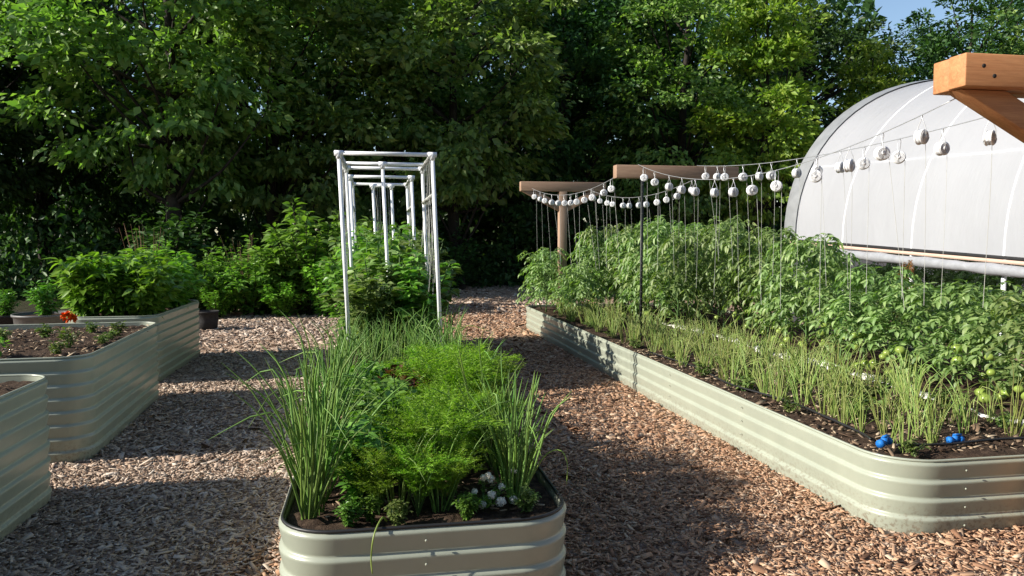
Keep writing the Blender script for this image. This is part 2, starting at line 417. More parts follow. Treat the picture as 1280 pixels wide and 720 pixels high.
# ------------------------------------------------------------------ trees
def crown(seed, rad, h0, h1, nclump, nleaf, L, spread=.95, conic=0.):
    rs = np.random.default_rng(seed); g = G()
    hc = (h0+h1)/2; hh = (h1-h0)/2
    lob = rs.normal(size=(7, 3)); lob = nrm(lob)
    P = []; D = []; N = []; LL = []
    cl = []
    while len(cl) < nclump:
        d = nrm(rs.normal(size=3)); r = rs.uniform(.35, 1)**.6
        b = .74 + .26*max(float(np.max(lob @ d)), 0)**3
        p = d*r*b
        w = 1 - conic*(p[2]*.5+.5)
        cl.append((p[0]*rad*w, p[1]*rad*w, hc+p[2]*hh))
    for c in cl:
        m = int(nleaf*rs.uniform(.5, 1.4)); s = spread*rs.uniform(.6, 1.25)
        c = np.array(c); out = nrm(c-np.array((0,0,hc-hh*.3)))
        q = nrm(rs.normal(size=(m, 3)))*(rs.uniform(0, 1, (m, 1))**.5)*s*np.array((1, 1, .42))
        q[:, 2] -= .28*(q[:,0]**2+q[:,1]**2)/s
        P.append(c+q); N.append(nrm(nrm(out+np.array((0,0,.9)))+rs.normal(0, .75, (m, 3))))
        dd = q*np.array((1,1,0)) + out*.5 + rs.normal(0, .35, (m, 3)); dd[:,2] -= .35
        D.append(dd); LL.append(L*rs.uniform(.45, 1.45, m))
    P = np.concatenate(P); LL = np.concatenate(LL)
    g.kites(P, np.concatenate(D), np.concatenate(N), LL, LL*rs.uniform(.45, .65, len(P)))
    # limbs to the clumps
    gt = G()
    top = h0+(h1-h0)*.85; n = 9
    xs = np.cumsum(rs.normal(0, .09, (n, 2)), 0); zs = np.linspace(-.3, top, n)
    trunk = np.column_stack([xs-xs[0], zs]); tr = .045*rad+.0; gt.tube(trunk, np.linspace(tr*1.25, tr*.2, n), 8)
    for c in cl[::4]:
        z = np.clip(c[2]-rs.uniform(.8, 2.4), .8, top*.95); i = np.interp(z, zs, np.arange(n)); a = trunk[int(i)]
        b = np.array(c); mid = (a+b)/2+np.array((0, 0, -.25))+rs.normal(0, .15, 3)
        gt.tube(catmull([a, mid, b], 7), np.linspace(tr*.32, .012, 7), 5, False)
    return g.mesh('crown'), gt.mesh('trunk', True)
KINDS = {
 'broad': [crown(s, 4.4, 1.7, 12.5, 150, 125, .25) for s in (1, 2)],
 'dense': [crown(s, 4.2, 1.0, 13.5, 170, 120, .21) for s in (3, 4)],
 'slim':  [crown(s, 2.5, 1.2, 12.0, 110, 120, .21, .8, .45) for s in (5,)],
 'airy':  [crown(s, 4.0, 2.5, 13.5, 135, 110, .20, .9) for s in (6,)],
}
YAW = math.radians(10.3)
def polar(px, D):
    X = (px-640)/960*D
    return (X*math.cos(YAW)+D*math.sin(YAW), D*math.cos(YAW)-X*math.sin(YAW))
def recol(me, mat, cache={}):
    key = (me.name, mat.name)
    if key not in cache:
        m2 = me.copy(); m2.materials.clear(); m2.materials.append(mat); cache[key] = m2
    return cache[key]
def tree(px, D, kind, var, mat, label, sc=1., rz=0., name='broadleaf_tree'):
    x, y = polar(px, D)
    c, t = KINDS[kind][var]
    o = thing(name, label, 'tree', (x, y, 0), rz, 'trees along the woodland edge')
    o.scale = (sc,)*3
    link('trunk', recol(t, M['bark']), o); link('crown', recol(c, M[mat]), o)
    return o
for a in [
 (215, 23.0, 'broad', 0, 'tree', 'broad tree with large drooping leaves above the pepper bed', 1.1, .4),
 (-70, 23.5, 'broad', 1, 'tree_shade', 'dark shaded tree at the left edge of the wood', 1., 1.2),
 (60, 27, 'dense', 0, 'tree_shade', 'dark tree behind and left of the large-leaved tree', 1.05, 2.2),
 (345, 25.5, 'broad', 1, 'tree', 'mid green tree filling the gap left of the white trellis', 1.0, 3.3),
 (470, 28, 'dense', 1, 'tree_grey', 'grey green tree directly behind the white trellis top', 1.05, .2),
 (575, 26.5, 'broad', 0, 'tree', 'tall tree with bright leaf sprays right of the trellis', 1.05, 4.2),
 (700, 31, 'dense', 0, 'tree_shade', 'dark tree standing behind the far cedar post', 1.1, 5.),
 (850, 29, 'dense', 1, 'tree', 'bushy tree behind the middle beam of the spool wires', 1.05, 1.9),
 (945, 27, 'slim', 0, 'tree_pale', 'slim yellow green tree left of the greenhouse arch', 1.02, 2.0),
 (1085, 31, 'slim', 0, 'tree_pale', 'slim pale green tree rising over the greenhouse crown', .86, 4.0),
 (1010, 35, 'dense', 0, 'tree_shade', 'dark tree filling between the two slim pale trees', 1.05, .9),
 (1215, 37, 'airy', 0, 'tree_shade', 'open dark tree with blue sky showing through at right', 1.1, 2.7),
 (1150, 43, 'airy', 0, 'tree_shade', 'far dark tree behind the slim pale tree above the greenhouse', 1.12, 5.1),
 (1270, 43, 'dense', 1, 'tree_shade', 'far dark dense tree above the cedar beam end', 1.12, 3.1),
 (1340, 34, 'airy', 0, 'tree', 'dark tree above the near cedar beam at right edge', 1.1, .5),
 (780, 35, 'broad', 1, 'tree_shade', 'dark tree in the gap behind the bushy tree', 1.2, 2.4),
 (150, 31, 'dense', 1, 'tree_shade', 'dark tree deep behind the large-leaved tree', 1.1, 1.0),
 (640, 35, 'dense', 1, 'tree_shade', 'dark tree deep behind the trellis right side', 1.15, 2.9),
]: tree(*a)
# shading trees beyond the left edge of the photo
for px, D, r in ((-270, 23, .3), (-330, 27, 2.)):
    tree(px, D, 'dense', 0, 'tree_shade', 'dark dense tree standing out beyond the left end of the wood', .72, r)
# the wood behind, one mass
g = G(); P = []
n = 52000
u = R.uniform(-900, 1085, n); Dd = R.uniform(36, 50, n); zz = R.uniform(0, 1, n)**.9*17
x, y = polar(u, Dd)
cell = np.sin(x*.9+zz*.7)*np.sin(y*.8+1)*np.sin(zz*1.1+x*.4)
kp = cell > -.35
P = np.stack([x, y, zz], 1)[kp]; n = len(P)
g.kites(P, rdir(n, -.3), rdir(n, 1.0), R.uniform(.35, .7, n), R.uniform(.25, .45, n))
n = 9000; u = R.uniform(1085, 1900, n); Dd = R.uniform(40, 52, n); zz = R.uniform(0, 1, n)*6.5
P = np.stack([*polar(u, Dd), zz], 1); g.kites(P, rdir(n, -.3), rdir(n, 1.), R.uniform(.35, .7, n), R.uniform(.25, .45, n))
stuff(g.obj('far_woodland', M['tree_shade']))
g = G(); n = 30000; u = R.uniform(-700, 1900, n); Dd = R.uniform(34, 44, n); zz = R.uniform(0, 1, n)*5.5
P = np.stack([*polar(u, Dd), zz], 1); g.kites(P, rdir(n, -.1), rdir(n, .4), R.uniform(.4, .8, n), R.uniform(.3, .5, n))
stuff(g.obj('low_woodland', M['tree_shade']))
g = G(); n = 16000; xx = R.uniform(-45, 45, n); zz = R.uniform(0, 1, n)*13  # unseen leaf mass added behind the camera to cut the sky light
P = np.stack([xx, -13-R.uniform(0, 7, n)-.006*xx**2, zz], 1); g.kites(P, rdir(n, -.2), rdir(n, .5), R.uniform(.5, 1, n), R.uniform(.4, .6, n))
stuff(g.obj('unseen_sky_blocker', M['tree_shade']))
# undergrowth in the shade below the crowns
g = G(); n = 30000
u = R.uniform(-300, 1400, n); Dd = R.uniform(27, 37, n) - np.where(u < 400, 6*np.clip((400-u)/300, 0, 1), 0)
zz = R.uniform(0, 1, n)**1.4*(2.0+.9*np.sin(u*.02)+.6*np.sin(u*.057+2))
P = np.stack([*polar(u, Dd), zz], 1)
P = P[P[:,1] > 20]
n = len(P); g.kites(P, rdir(n, .1), rdir(n, 1.), R.uniform(.14, .32, n), R.uniform(.1, .18, n))
stuff(g.obj('undergrowth', M['tree_shade']))

# ------------------------------------------------------------------ shrubs and plants
def leafy(seed, rad, h, nst, per, L, W, up=.5, z0=.0, droop=.25, shape=.6):
    """a bushy plant: stems from the base carrying oval leaves"""
    rs = np.random.default_rng(seed); g = G(); gs = G()
    P = []; D = []; N = []; LL = []
    for s in range(nst):
        a = rs.uniform(0, 2*PI); r = rad*rs.uniform(.1, 1)**.7; hz = h*rs.uniform(.6, 1)*(1-.35*(r/rad)**2)
        tip = np.array((math.cos(a)*r, math.sin(a)*r, hz)); b = np.array((tip[0]*.15, tip[1]*.15, 0))
        path = catmull([b, (b+tip)/2*np.array((.8,.8,1.05)), tip], 8)
        gs.tube(path, np.linspace(.009, .003, 8)*(h/.8)**.5, 5, False)
        t = rs.uniform(z0, 1, per)**shape*7; i = np.minimum(t.astype(int), 6); f = (t-i)[:,None]
        p = path[i]*(1-f)+path[i+1]*f
        aa = rs.uniform(0, 2*PI, per); d = np.stack([np.cos(aa), np.sin(aa), rs.normal(up*.5, .35, per)], 1)
        P.append(p+nrm(d)*L*.25); D.append(d); N.append(np.stack([rs.normal(0,.45,per), rs.normal(0,.45,per), np.ones(per)], 1)+.4*d); LL.append(L*rs.uniform(.55, 1.2, per))
    P = np.concatenate(P); LL = np.concatenate(LL)
    g.ovals(P, np.concatenate(D), np.concatenate(N), LL, LL*W/L, droop=droop)
    return g.mesh('foliage', True), gs.mesh('stem', True)
def place(name, label, cat, meshes, mats, loc, rz, sc, group, parts=('foliage', 'stem')):
    o = thing(name, label, cat, loc, rz, group)
    o.scale = (sc,)*3 if np.isscalar(sc) else sc
    for nm, me, mt in zip(parts, meshes, mats): link(nm, recol(me, M[mt]), o)
    return o

SHRUB = [leafy(21, .85, 1.9, 34, 60, .17, .085), leafy(22, .9, 1.6, 36, 60, .15, .07)]
for px, D, s, mt, v, lab in [
 (384, 17.4, 1.42, 'bush', 0, 'tall leafy shrub just left of the white trellis'),
 (335, 17.8, 1.2, 'bush', 1, 'round leafy shrub behind the bark path end'),
 (285, 17.9, 1.05, 'bush', 1, 'low shrub between the dry grass tufts'),
 (430, 18.8, 1.35, 'bush', 0, 'shrub standing right behind the trellis poles'),
 (248, 17.0, .95, 'bush', 1, 'dim shrub at the far corner of the pepper bed'),
 (500, 22.5, 1.0, 'bush', 0, 'shrub behind the far end of the onion bed'),
 (212, 20.2, 1.45, 'tree_shade', 0, 'tall dark shrub in the shade hiding the big tree trunk'),
 (560, 26.0, 1.5, 'tree_shade', 1, 'dark shrub in the shade where the bark path ends'),
 (352, 16.9, .62, 'pepper', 1, 'low bright shrub at the front of the shrub group'),
 (268, 16.6, .6, 'pepper', 1, 'low bright shrub at the bark edge behind the dark pot'),
 (312, 17.2, .95, 'bush', 1, 'leafy shrub filling in beside the dry grass'),
 (405, 17.0, .9, 'pepper', 0, 'pale leafy shrub touching the left trellis pole'),
 (226, 16.9, .85, 'pepper', 1, 'pale shrub just right of the pepper plants'),
 (195, 16.8, .95, 'bush', 0, 'shrub rising directly behind the pepper plants'),
 (160, 16.5, .9, 'tree_shade', 1, 'dark shrub behind the leafy pepper plants'),
]:
    x, y = polar(px, D)
    place('shrub', lab, 'shrub', SHRUB[v], (mt, 'bark'), (x, y, 0), random.uniform(0, 6), s, 'shrubs at the wood edge')
# dry grass tufts
def grass(seed, n, h, sp, lean=.25, r=.004, seg=6):
    rs = np.random.default_rng(seed); g = G()
    for k in range(n):
        a = rs.uniform(0, 2*PI); q = rs.uniform(0, sp); hh = h*rs.uniform(.6, 1.05); l = lean*rs.uniform(.1, 1)*hh
        b = np.array((math.cos(a)*q, math.sin(a)*q, 0)); e = b+np.array((math.cos(a)*l, math.sin(a)*l, hh))
        g.tube(catmull([b, (b+e)/2+np.array((0,0,.08*hh)), e], seg), np.linspace(r, r*.5, seg), 4, False)
    return g
for px, D, h, lab in ((183, 14.8, 1.95, 'tuft of dry tan grass rising behind the pepper plants'), (306, 17.4, 1.75, 'tuft of dry tan grass left of the leafy shrubs'),
                      (326, 17.9, 1.35, 'small dry grass tuft close beside the leafy shrubs')):
    x, y = polar(px, D)
    o = grass(int(px), 40, h, .12, .3, .0035).obj('dry_grass', M['straw']); o.location = (x, y, 0)
    tag(o, lab, 'grass', 'dry grass tufts')

# ---- onions
def onion(seed, nl, h, r=.0055, lean=.35, bend=.25, base=.012):
    rs = np.random.default_rng(seed); g = G()
    for k in range(nl):
        a = rs.uniform(0, 2*PI); hh = h*rs.uniform(.55, 1.08); l = hh*lean*rs.uniform(.05, 1)
        u = np.array((math.cos(a), math.sin(a), 0)); b = u*base*rs.uniform(.2, 1)
        pts = [b, b+u*l*.25+np.array((0,0,hh*.4)), b+u*l*.6+np.array((0,0,hh*.78)), b+u*l+np.array((0,0,hh))]
        if rs.random() < bend:
            pts[3] = b+u*(l+hh*.28)+np.array((0,0,hh*.62))
        pts = np.array(pts)+rs.normal(0, .006, (4,3))*np.array([[0],[1],[1],[1]])
        rr = r*rs.uniform(.7, 1.2)
        g.tube(catmull(pts, 10), rr*np.array([.9,1.1,1.15,1.1,1.05,.95,.8,.65,.42,.12]), 6, False)
    return g
ONI = [onion(40+k, random.randint(11, 16), .50, .0036, .6, .2, .03) for k in range(6)]
ONI = [q.mesh('onion_leaves', True) for q in ONI]
ONS = [onion(60+k, random.randint(9, 14), .40, .0036, .6, .3, .045).mesh('onion_leaves', True) for k in range(8)]
def put_onion(me, mat, x, y, z, rz, s, label, group):
    o = link('onion_plant', recol(me, M[mat])); o.location = (x, y, z); o.rotation_euler = (random.uniform(-.08,.08), random.uniform(-.08,.08), rz)
    if x < -.2 and z < .5: o.rotation_euler[1] -= .16
    if .6 < x < 1: o.rotation_euler[1] += .14
    o.scale = (s, s, s*random.uniform(.88, 1.12)); return tag(o, label, 'onion', group)
ZS = .395
# central bed, left edge / right edge / behind
ys = [3.6, 3.72, 3.86, 4.0, 4.16, 4.34, 4.52, 4.7, 4.9, 5.1, 5.3, 5.5, 5.75, 6.0, 6.25, 6.5, 6.8, 7.15]
for k, y in enumerate(ys, 1):
    put_onion(ONI[k % 6], 'onion', -.3+random.uniform(-.05,.07), y, ZS, random.uniform(0,6), random.uniform(1.15, 1.5)*(1.12 if y < 5 else .95),
              f'tall green onion along the left rim of the trellis bed, {nth(k)} from the front', 'onions along the left rim of the trellis bed')
ys = [3.68, 3.76, 3.84, 3.93, 4.02, 4.12, 4.24, 4.38, 4.55, 4.75, 4.95, 5.2, 5.45, 5.7, 5.95, 6.25, 6.6, 6.95, 7.3]
for k, y in enumerate(ys, 1):
    put_onion(ONI[(k*2+1) % 6], 'onion', .69+random.uniform(-.07,.06), y, ZS, random.uniform(0,6), random.uniform(1.05, 1.4),
              f'tall green onion along the right rim of the trellis bed, {nth(k)} from the front', 'onions along the right rim of the trellis bed')
for k, (x, y) in enumerate([(.11, 3.62), (.30, 3.60)], 1):
    put_onion(ONS[k], 'onion', x, y, ZS, random.uniform(0,6), 1.0, ('thin onion in front of the carrot fronds, left of the pair', 'thin onion beside the white flowers, right of the pair')[k-1], 'thin onions in front of the carrots')
k = 0
for row, y in enumerate((6.35, 6.75, 7.15, 7.5, 7.9, 8.3, 8.7)):
    for c, x in enumerate((-.02, .22, .46)):
        k += 1
        put_onion(ONI[(k*5) % 6], 'onion', x+random.uniform(-.06,.06), y+random.uniform(-.1,.1), ZS, random.uniform(0,6), random.uniform(1.0, 1.35),
                  f'green onion at the trellis foot, {("left","middle","right")[c]} plant of the {nth(row+1)} cross row', 'onions around the foot of the trellis')
k = 0
for side, x0 in (('left', -.26), ('right', .74)):
    for i, y in enumerate((7.6, 8.0, 8.4, 8.8, 9.2, 9.7, 10.2, 10.8, 11.4), 1):
        put_onion(ONI[(i*3) % 6], 'onion', x0+random.uniform(-.05,.05), y, ZS, random.uniform(0,6), random.uniform(1.05, 1.4),
                  f'green onion on the {side} rim beside the tall bean plants, {nth(i)} from the front', f'onions beside the bean plants')
# drooping dry leaves over the rim
g = G(); g.tube(catmull([(.05,3.48,.42),(.03,3.40,.465),(-.005,3.305,.43),(-.02,3.295,.33),(-.015,3.292,.26)], 14), np.linspace(.005,.003,14), 6)
tag(g.obj('dry_onion_leaf', M['onion_pale'], smooth=True), 'pale withered onion leaf hanging over the front rim of the bed', 'leaf', 'withered onion leaves')
g = G(); g.tube(catmull([(.74,3.75,.42),(.84,3.74,.6),(.92,3.72,.64),(.955,3.7,.58),(.95,3.69,.47)], 14), np.linspace(.005,.002,14), 6)
tag(g.obj('dry_onion_leaf', M['onion_pale'], smooth=True), 'pale withered onion leaf bent over the right rim of the bed', 'leaf', 'withered onion leaves')

# ---- carrots
def carrot(seed, nf, L):
    rs = np.random.default_rng(seed); g = G(); gs = G()
    P = []; D = []; N = []; LL = []
    for k in range(nf):
        a = rs.uniform(0, 2*PI); l = L*rs.uniform(.55, 1.25); sp = rs.uniform(.12, .7)
        u = np.array((math.cos(a), math.sin(a), 0))
        path = catmull([(0,0,0), u*l*sp*.3+np.array((0,0,l*.5)), u*l*sp*.75+np.array((0,0,l*.86)), u*l*sp*1.1+np.array((0,0,l*(1.12-.35*sp)))], 14)
        gs.tube(path, np.linspace(.0028, .001, 14), 4, False)
        side = np.array((-u[1], u[0], 0))
        for q in range(4, 14):
            pl = l*.30*math.sin((q-3)/11*PI)**.7*rs.uniform(.7, 1.1)
            tdir = nrm(path[min(q+1, 13)]-path[q-1])
            for sgn in (-1, 1):
                pd = nrm(side*sgn*.8+tdir*.7+np.array((0,0,.15))+rs.normal(0,.2,3))
                m = 7
                tt = np.linspace(.15, 1, m)[:,None]
                pp = path[q]+pd*pl*tt
                for s2 in (-1, 1):
                    od = nrm(np.cross(pd, (0,0,1)))*s2
                    dd = od*.9+pd*.7+rs.normal(0,.3,(m,3))
                    P.append(pp); D.append(dd); N.append(np.tile((0,0,1.),(m,1))+rs.normal(0,.5,(m,3))); LL.append(pl*.30*(1.15-tt[:,0])*rs.uniform(.7,1.2,m)+.006)
    P = np.concatenate(P); LL = np.concatenate(LL)
    g.kites(P, np.concatenate(D), np.concatenate(N), LL, LL*.2+.0012, .1)
    return g.mesh('foliage'), gs.mesh('stem', True)
CAR = [carrot(81+k, 30, .42) for k in range(3)]
spots = [(.2,3.58), (.02,3.64), (.34,3.62), (.3,3.84), (.14,3.86), (.30,4.12), (.5,4.2), (.33,4.42), (.55,4.5), (.42,4.72), (.6,4.85), (.48,5.1), (.58,5.35), (.4,5.55)]
for k, (x, y) in enumerate(spots, 1):
    if k > 5: x = max(x, .34)+.06
    s = (.62, .66, .6, .9, .85)[k-1] if k < 6 else random.uniform(.95, 1.15)*(.8 if y < 4.6 else 1)
    place('carrot_plant', f'feathery bright green carrot plant in the middle of the bed, {nth(k)} from the front', 'carrot', CAR[k % 3], ('carrot', 'stem'),
          (x, y, ZS), random.uniform(0,6), s, 'carrot plants in the trellis bed')
# ---- leafy herbs
HER = [leafy(91+k, .20, .47, 20, 30, .07, .034, .4) for k in range(3)]
spots = [(-.06,3.78), (-.1,4.0), (.0,4.22), (-.06,4.5), (.13,4.68), (-.08,4.85), (.1,5.05), (.22,5.35), (-.08,5.3), (.05,5.7), (.25,5.95), (.5,5.95), (-.05,6.1), (.12,4.4)]
for k, (x, y) in enumerate(spots, 1):
    place('herb_plant', f'bushy dark green herb left of the carrots, {nth(k)} from the front', 'herb', HER[k % 3], ('basil', 'stem'),
          (x, y, ZS), random.uniform(0,6), random.uniform(.85, 1.15), 'leafy herbs in the trellis bed')
for k, (x, y, lab) in enumerate([(-.12, 3.52, 'low herb seedling at the front left rim by the onions'), (.1, 3.47, 'low herb seedling in front of the small carrots'), (.42, 3.5, 'low herb seedling left of the white flowers'), (.72, 3.56, 'low herb seedling right of the white flowers'), (-.02, 3.56, 'low herb seedling behind the hanging dry leaf')]):
    place('herb_plant', lab, 'herb', HER[k % 3], (('basil', 'weed')[k % 2], 'stem'), (x, y, ZS), k*1.1, .3, 'low herb seedlings at the front rim')
# ---- red lettuce
def lettuce(seed, n=26, L=.16):
    rs = np.random.default_rng(seed); g = G()
    a = rs.uniform(0, 2*PI, n); e = rs.uniform(.2, 1.3, n)
    d = np.stack([np.cos(a)*np.cos(e), np.sin(a)*np.cos(e), np.sin(e)], 1)
    nn = np.stack([-np.cos(a)*np.sin(e), -np.sin(a)*np.sin(e), np.cos(e)], 1)+rs.normal(0,.25,(n,3))
    LL = L*rs.uniform(.7, 1.15, n)
    g.ovals(d*.01, d, nn, LL, LL*.75, .3, .3)
    q = R.integers(0, n, n*5); pp = d[q]*LL[q][:,None]*.75
    g.ovals(pp+rs.normal(0,.02,(n*5,3)), d[q]+rs.normal(0,.6,(n*5,3)), nn[q]+rs.normal(0,.5,(n*5,3)), .05, .045, .4, .3)
    return g.mesh('lettuce')
for k, (x, y, lab) in enumerate([(.26, 5.15, 'dark red lettuce between herbs and carrots, nearest one'), (.33, 5.5, 'dark red lettuce behind the carrots, middle one'), (.18, 5.62, 'dark red lettuce among the herbs, farthest one')]):
    me = lettuce(120+k); me.materials.append(M['lettuce']); o = link('lettuce', me); o.location = (x, y, ZS+.2); o.scale = (1.1,)*3
    tag(o, lab, 'lettuce', 'red lettuces')
# ---- white alyssum
t = thing('flowering_plant', 'low plant with white flower clusters at the front right of the bed', 'flower', (.52, 3.64, ZS))
me = leafy(131, .17, .15, 20, 16, .028, .01, .4); link('foliage', recol(me[0], M['basil']), t); link('stem', recol(me[1], M['stem']), t)
for (x, y, z, r) in [(-.12,-.08,.06,.017),(-.02,-.1,.05,.02),(.03,-.07,.085,.023),(.07,-.1,.06,.026),(.14,-.06,.05,.022),(.0,.0,.15,.018),(.04,.03,.13,.022),(.02,-.03,.17,.015),(-.05,-.05,.1,.015),(.09,.0,.1,.017),(.16,.05,.16,.016)]:
    g = G(); d = rdir(90, .35); c = np.array((x, y, z)); r *= .8
    for off in range(2):
        tn = nrm(np.cross(d, rdir(90)))
        for s in (-1, 1): g.kites(c+d*r*R.uniform(.6, 1.25, (90, 1)), tn*s+d*.2, d+rdir(90)*.5, .0065, .005, .1)
    g.obj('flower_cluster', M['petal'], t)
# ---- tall bean plants on the trellis
TAL = [leafy(141+k, .42, 1.35, 22, 70, .10, .062, .2, 0., .3, .8) for k in range(3)]
spots = [(.05,8.7,.82),(.5,8.9,.86),(.25,9.2,.92),(-.1,9.5,.95),(.55,9.6,1.02),(.15,9.9,1.0),(.42,10.3,1.08),(-.08,10.4,1.05),(.2,10.9,1.12),(.6,10.9,1.05),(-.12,11.3,1.12),(.4,11.6,1.15),(.05,12.1,1.15),(.62,12.0,1.12),(-.2,12.3,1.05),(.4,12.5,1.15)]
for k, (x, y, s) in enumerate(spots, 1):
    place('bean_plant', f'tall leafy bean plant climbing inside the white trellis, {nth(k)} from the front', 'bean plant', TAL[k % 3], (('bush', 'tomato_leaf')[k % 2], 'stem'),
          (x, y, ZS), random.uniform(0,6), (1.3, 1.3, s*1.08), 'bean plants inside the trellis')

# ------------------------------------------------------------------ PVC trellises
def pipe(g, a, b, r=.021): g.tube(np.array([a, b], float), r, 10)
def trellis(label, frames, rails, lean, feet=.3):
    x0, y0 = frames[0]['x'][0], frames[0]['y']
    t = thing('trellis', label, 'trellis', (x0, y0, 0), 0, 'white PVC trellises')
    def L(x, y, z): return (x-x0+(z-.45)*lean, y-y0, z)
    for f in frames:
        top = f['z']; y = f['y']; poles = {}
        for x in f['x']:
            g = G(); pipe(g, L(x, y, feet), L(x, y, top)); poles[x] = g.obj('pole', M['pvc'], t, True)
        for a, b in f.get('bars', []):
            g = G(); pipe(g, L(a, y, top), L(b, y, top)); g.obj('top_bar', M['pvc'], t, True)
        for x in f['x']:
            g = G(); c = np.array(L(x, y, top))
            g.tube([c+(0,0,-.055), c+(0,0,.024)], .028, 10); g.tube([c-(.045,0,0), c+(.045,0,0)], .0275, 10); g.obj('elbow_joint', M['pvc'], poles[x], True)
    for (xa, ya, za, xb, yb, zb) in rails:
        g = G(); pipe(g, L(xa, ya, za), L(xb, yb, zb)); g.obj('side_rail', M['pvc'], t, True)
        # twine wound on the rail, hanging ends
        a = np.array(L(xa, ya, za)); b = np.array(L(xb, yb, zb)); g = G()
        tt = np.linspace(0, 1, 160); q = a+(b-a)*tt[:,None]; ang = tt*2*PI*26
        q = q+np.stack([np.cos(ang), 0*ang, np.sin(ang)], 1)*.0265; g.tube(q, .004, 4, False)
        for f in np.linspace(.08, .95, 7):
            p = a+(b-a)*f; e = p+np.array((random.uniform(-.05,.05), random.uniform(-.1,.1), -random.uniform(.7, 1.5)))
            g.tube(catmull([p, (p+e)/2+np.array((.02,0,0)), e], 5), .0022, 4, False)
        g.obj('twine', M['twine'], t)
    return t
LEAN = -.040
trellis('near white PVC pipe trellis with the tallest front frame', [
    dict(x=(-.235, .70), y=7.95, z=2.57, bars=[(-.235, .70)]),
    dict(x=(.21,), y=9.0, z=2.57, bars=[(-.215, .70)]),
    dict(x=(-.215, .70), y=9.55, z=2.57, bars=[(-.215, .70)])],
    [(-.235,7.95,2.57,-.215,9.55,2.57), (.70,7.95,2.57,.70,9.55,2.57), (.70,7.95,2.16,.70,9.55,2.16)], LEAN)
trellis('farther white PVC pipe trellis behind the front one', [
    dict(x=(-.20, .62), y=10.6, z=2.55, bars=[(-.20, .62)]),
    dict(x=(.10, .36), y=11.3, z=2.48),
    dict(x=(-.20, .62), y=12.0, z=2.55, bars=[(-.20, .62)])],
    [(-.20,10.6,2.55,-.20,12.0,2.55), (.62,10.6,2.55,.62,12.0,2.55), (.62,10.6,2.15,.62,12.0,2.15), (-.2,10.6,2.15,-.2,12.0,2.15), (.10,11.3,2.48,.36,11.3,2.48)], LEAN)

# ------------------------------------------------------------------ timber T frames, posts, wires
def bev(o, w=.006):
    m = o.modifiers.new('bevel', 'BEVEL'); m.width = w; m.segments = 2; m.limit_method = 'ANGLE'; return o
def tframe(label, x0, x1, y, ztop, postx, bh=.16, bd=.14, wood='timber', pwood='timber_post', planks=1, braces=(1, 1)):
    t = thing('timber_frame', label, 'timber frame', (postx or x0, y, 0), 0, 'timber T frames of the tomato wires')
    ox = postx or x0
    d = bd/planks
    for p in range(planks):
        g = G(); g.box(((x0+x1)/2-ox, (p-(planks-1)/2)*d*1.02, ztop-bh/2-(.004*p)), (x1-x0-.012*p, d, bh)); bev(g.obj('beam', M[wood], t))
    if postx:
        g = G(); g.box((0, 0, (ztop-bh)/2-.1), (.14, .14, ztop-bh+.2-.002)); bev(g.obj('post', M[pwood], t))
        for s, use in zip((-1, 1), braces):
            if not use: continue
            zb = ztop-bh-.003; e = (x0 if s < 0 else x1)-ox; xe = e-s*.03; xi = e-s*.31; xp = s*.071
            sl_ = .52; zl = zb-abs(xe-xp)*sl_; zu = zb-abs(xi-xp)*sl_; h_ = .055
            q = [(xe, zb), (xi, zb), (xp, zu), (xp, zl)]
            V = [(a, d_, c) for d_ in (-h_, h_) for a, c in q]
            F = [[0,1,2,3],[7,6,5,4],[0,4,5,1],[1,5,6,2],[2,6,7,3],[3,7,4,0]]
            g = G(); g.add(V, F if s > 0 else [f[::-1] for f in F])
            bev(g.obj('brace', M[wood], t))
    return t
tA = tframe('new orange cedar frame with bolt holes at the top right, nearest the camera', 3.02, 4.75, 3.66, 2.665, 3.86, .17, .24, 'cedar', 'cedar', 2)
for dx, dz in ((.085, -.065), (.15, -.115)):
    g = G(); g.lathe([(.0,0),(.011,0),(.011,.004)], (3.02-3.86+dx+.02, -.1262, 2.665+dz), 10, 'y'); g.obj('bolt_hole_shade', M['hole_shade'], [c for c in tA.children if c.name.startswith('beam')][0])  # dark discs on the beam face, painted shade of the bolt holes
tframe('weathered timber T frame on a post at the far bed end', 2.62, 4.2, 13.6, 2.745, 3.40, .17, .14)
tB = tframe('middle timber beam carried by the black steel post', 3.03, 4.68, 9.4, 2.645, None, .165, .14)
g = G(); g.box((3.36, 9.30, 1.22), (.035, .012, 2.52)); g.box((3.36, 9.313, 1.22), (.010, .03, 2.52))
for z in np.arange(.5, 2.45, .09): g.box((3.36, 9.291, z), (.012, .01, .02))
tag(g.obj('steel_post', M['black_steel']), 'studded black steel T post standing among the onions', 'post')

def span(a, b, sag, n=40):
    t = np.linspace(0, 1, n)[:,None]; p = np.array(a)+(np.array(b)-np.array(a))*t; p[:,2:] -= 4*sag*t*(1-t); return p
NEAR_L = (3.14, 3.75, 2.47); MID_L = (3.31, 9.32, 2.65); NEAR_R = (3.5, 3.75, 2.42); MID_R = (4.1, 9.32, 2.65)
FAR_L = (2.82, 13.52, 2.62); FAR_R = (3.86, 13.52, 2.62)
W = {
 'left wire of the near span': span(MID_L, NEAR_L, .30),
 'right wire of the near span': span(MID_R, NEAR_R, .10),
 'left wire of the far span': span(FAR_L, (3.05, 9.45, 2.50), .17),
 'right wire of the far span': span(FAR_R, (4.15, 9.45, 2.5), .20)}
for k, p in W.items():
    g = G(); g.tube(p, .0032, 5)
    tag(g.obj('support_wire', M['wire'], smooth=True), f'thin grey wire carrying twine spools, {k}', 'wire', 'support wires over the tomatoes')
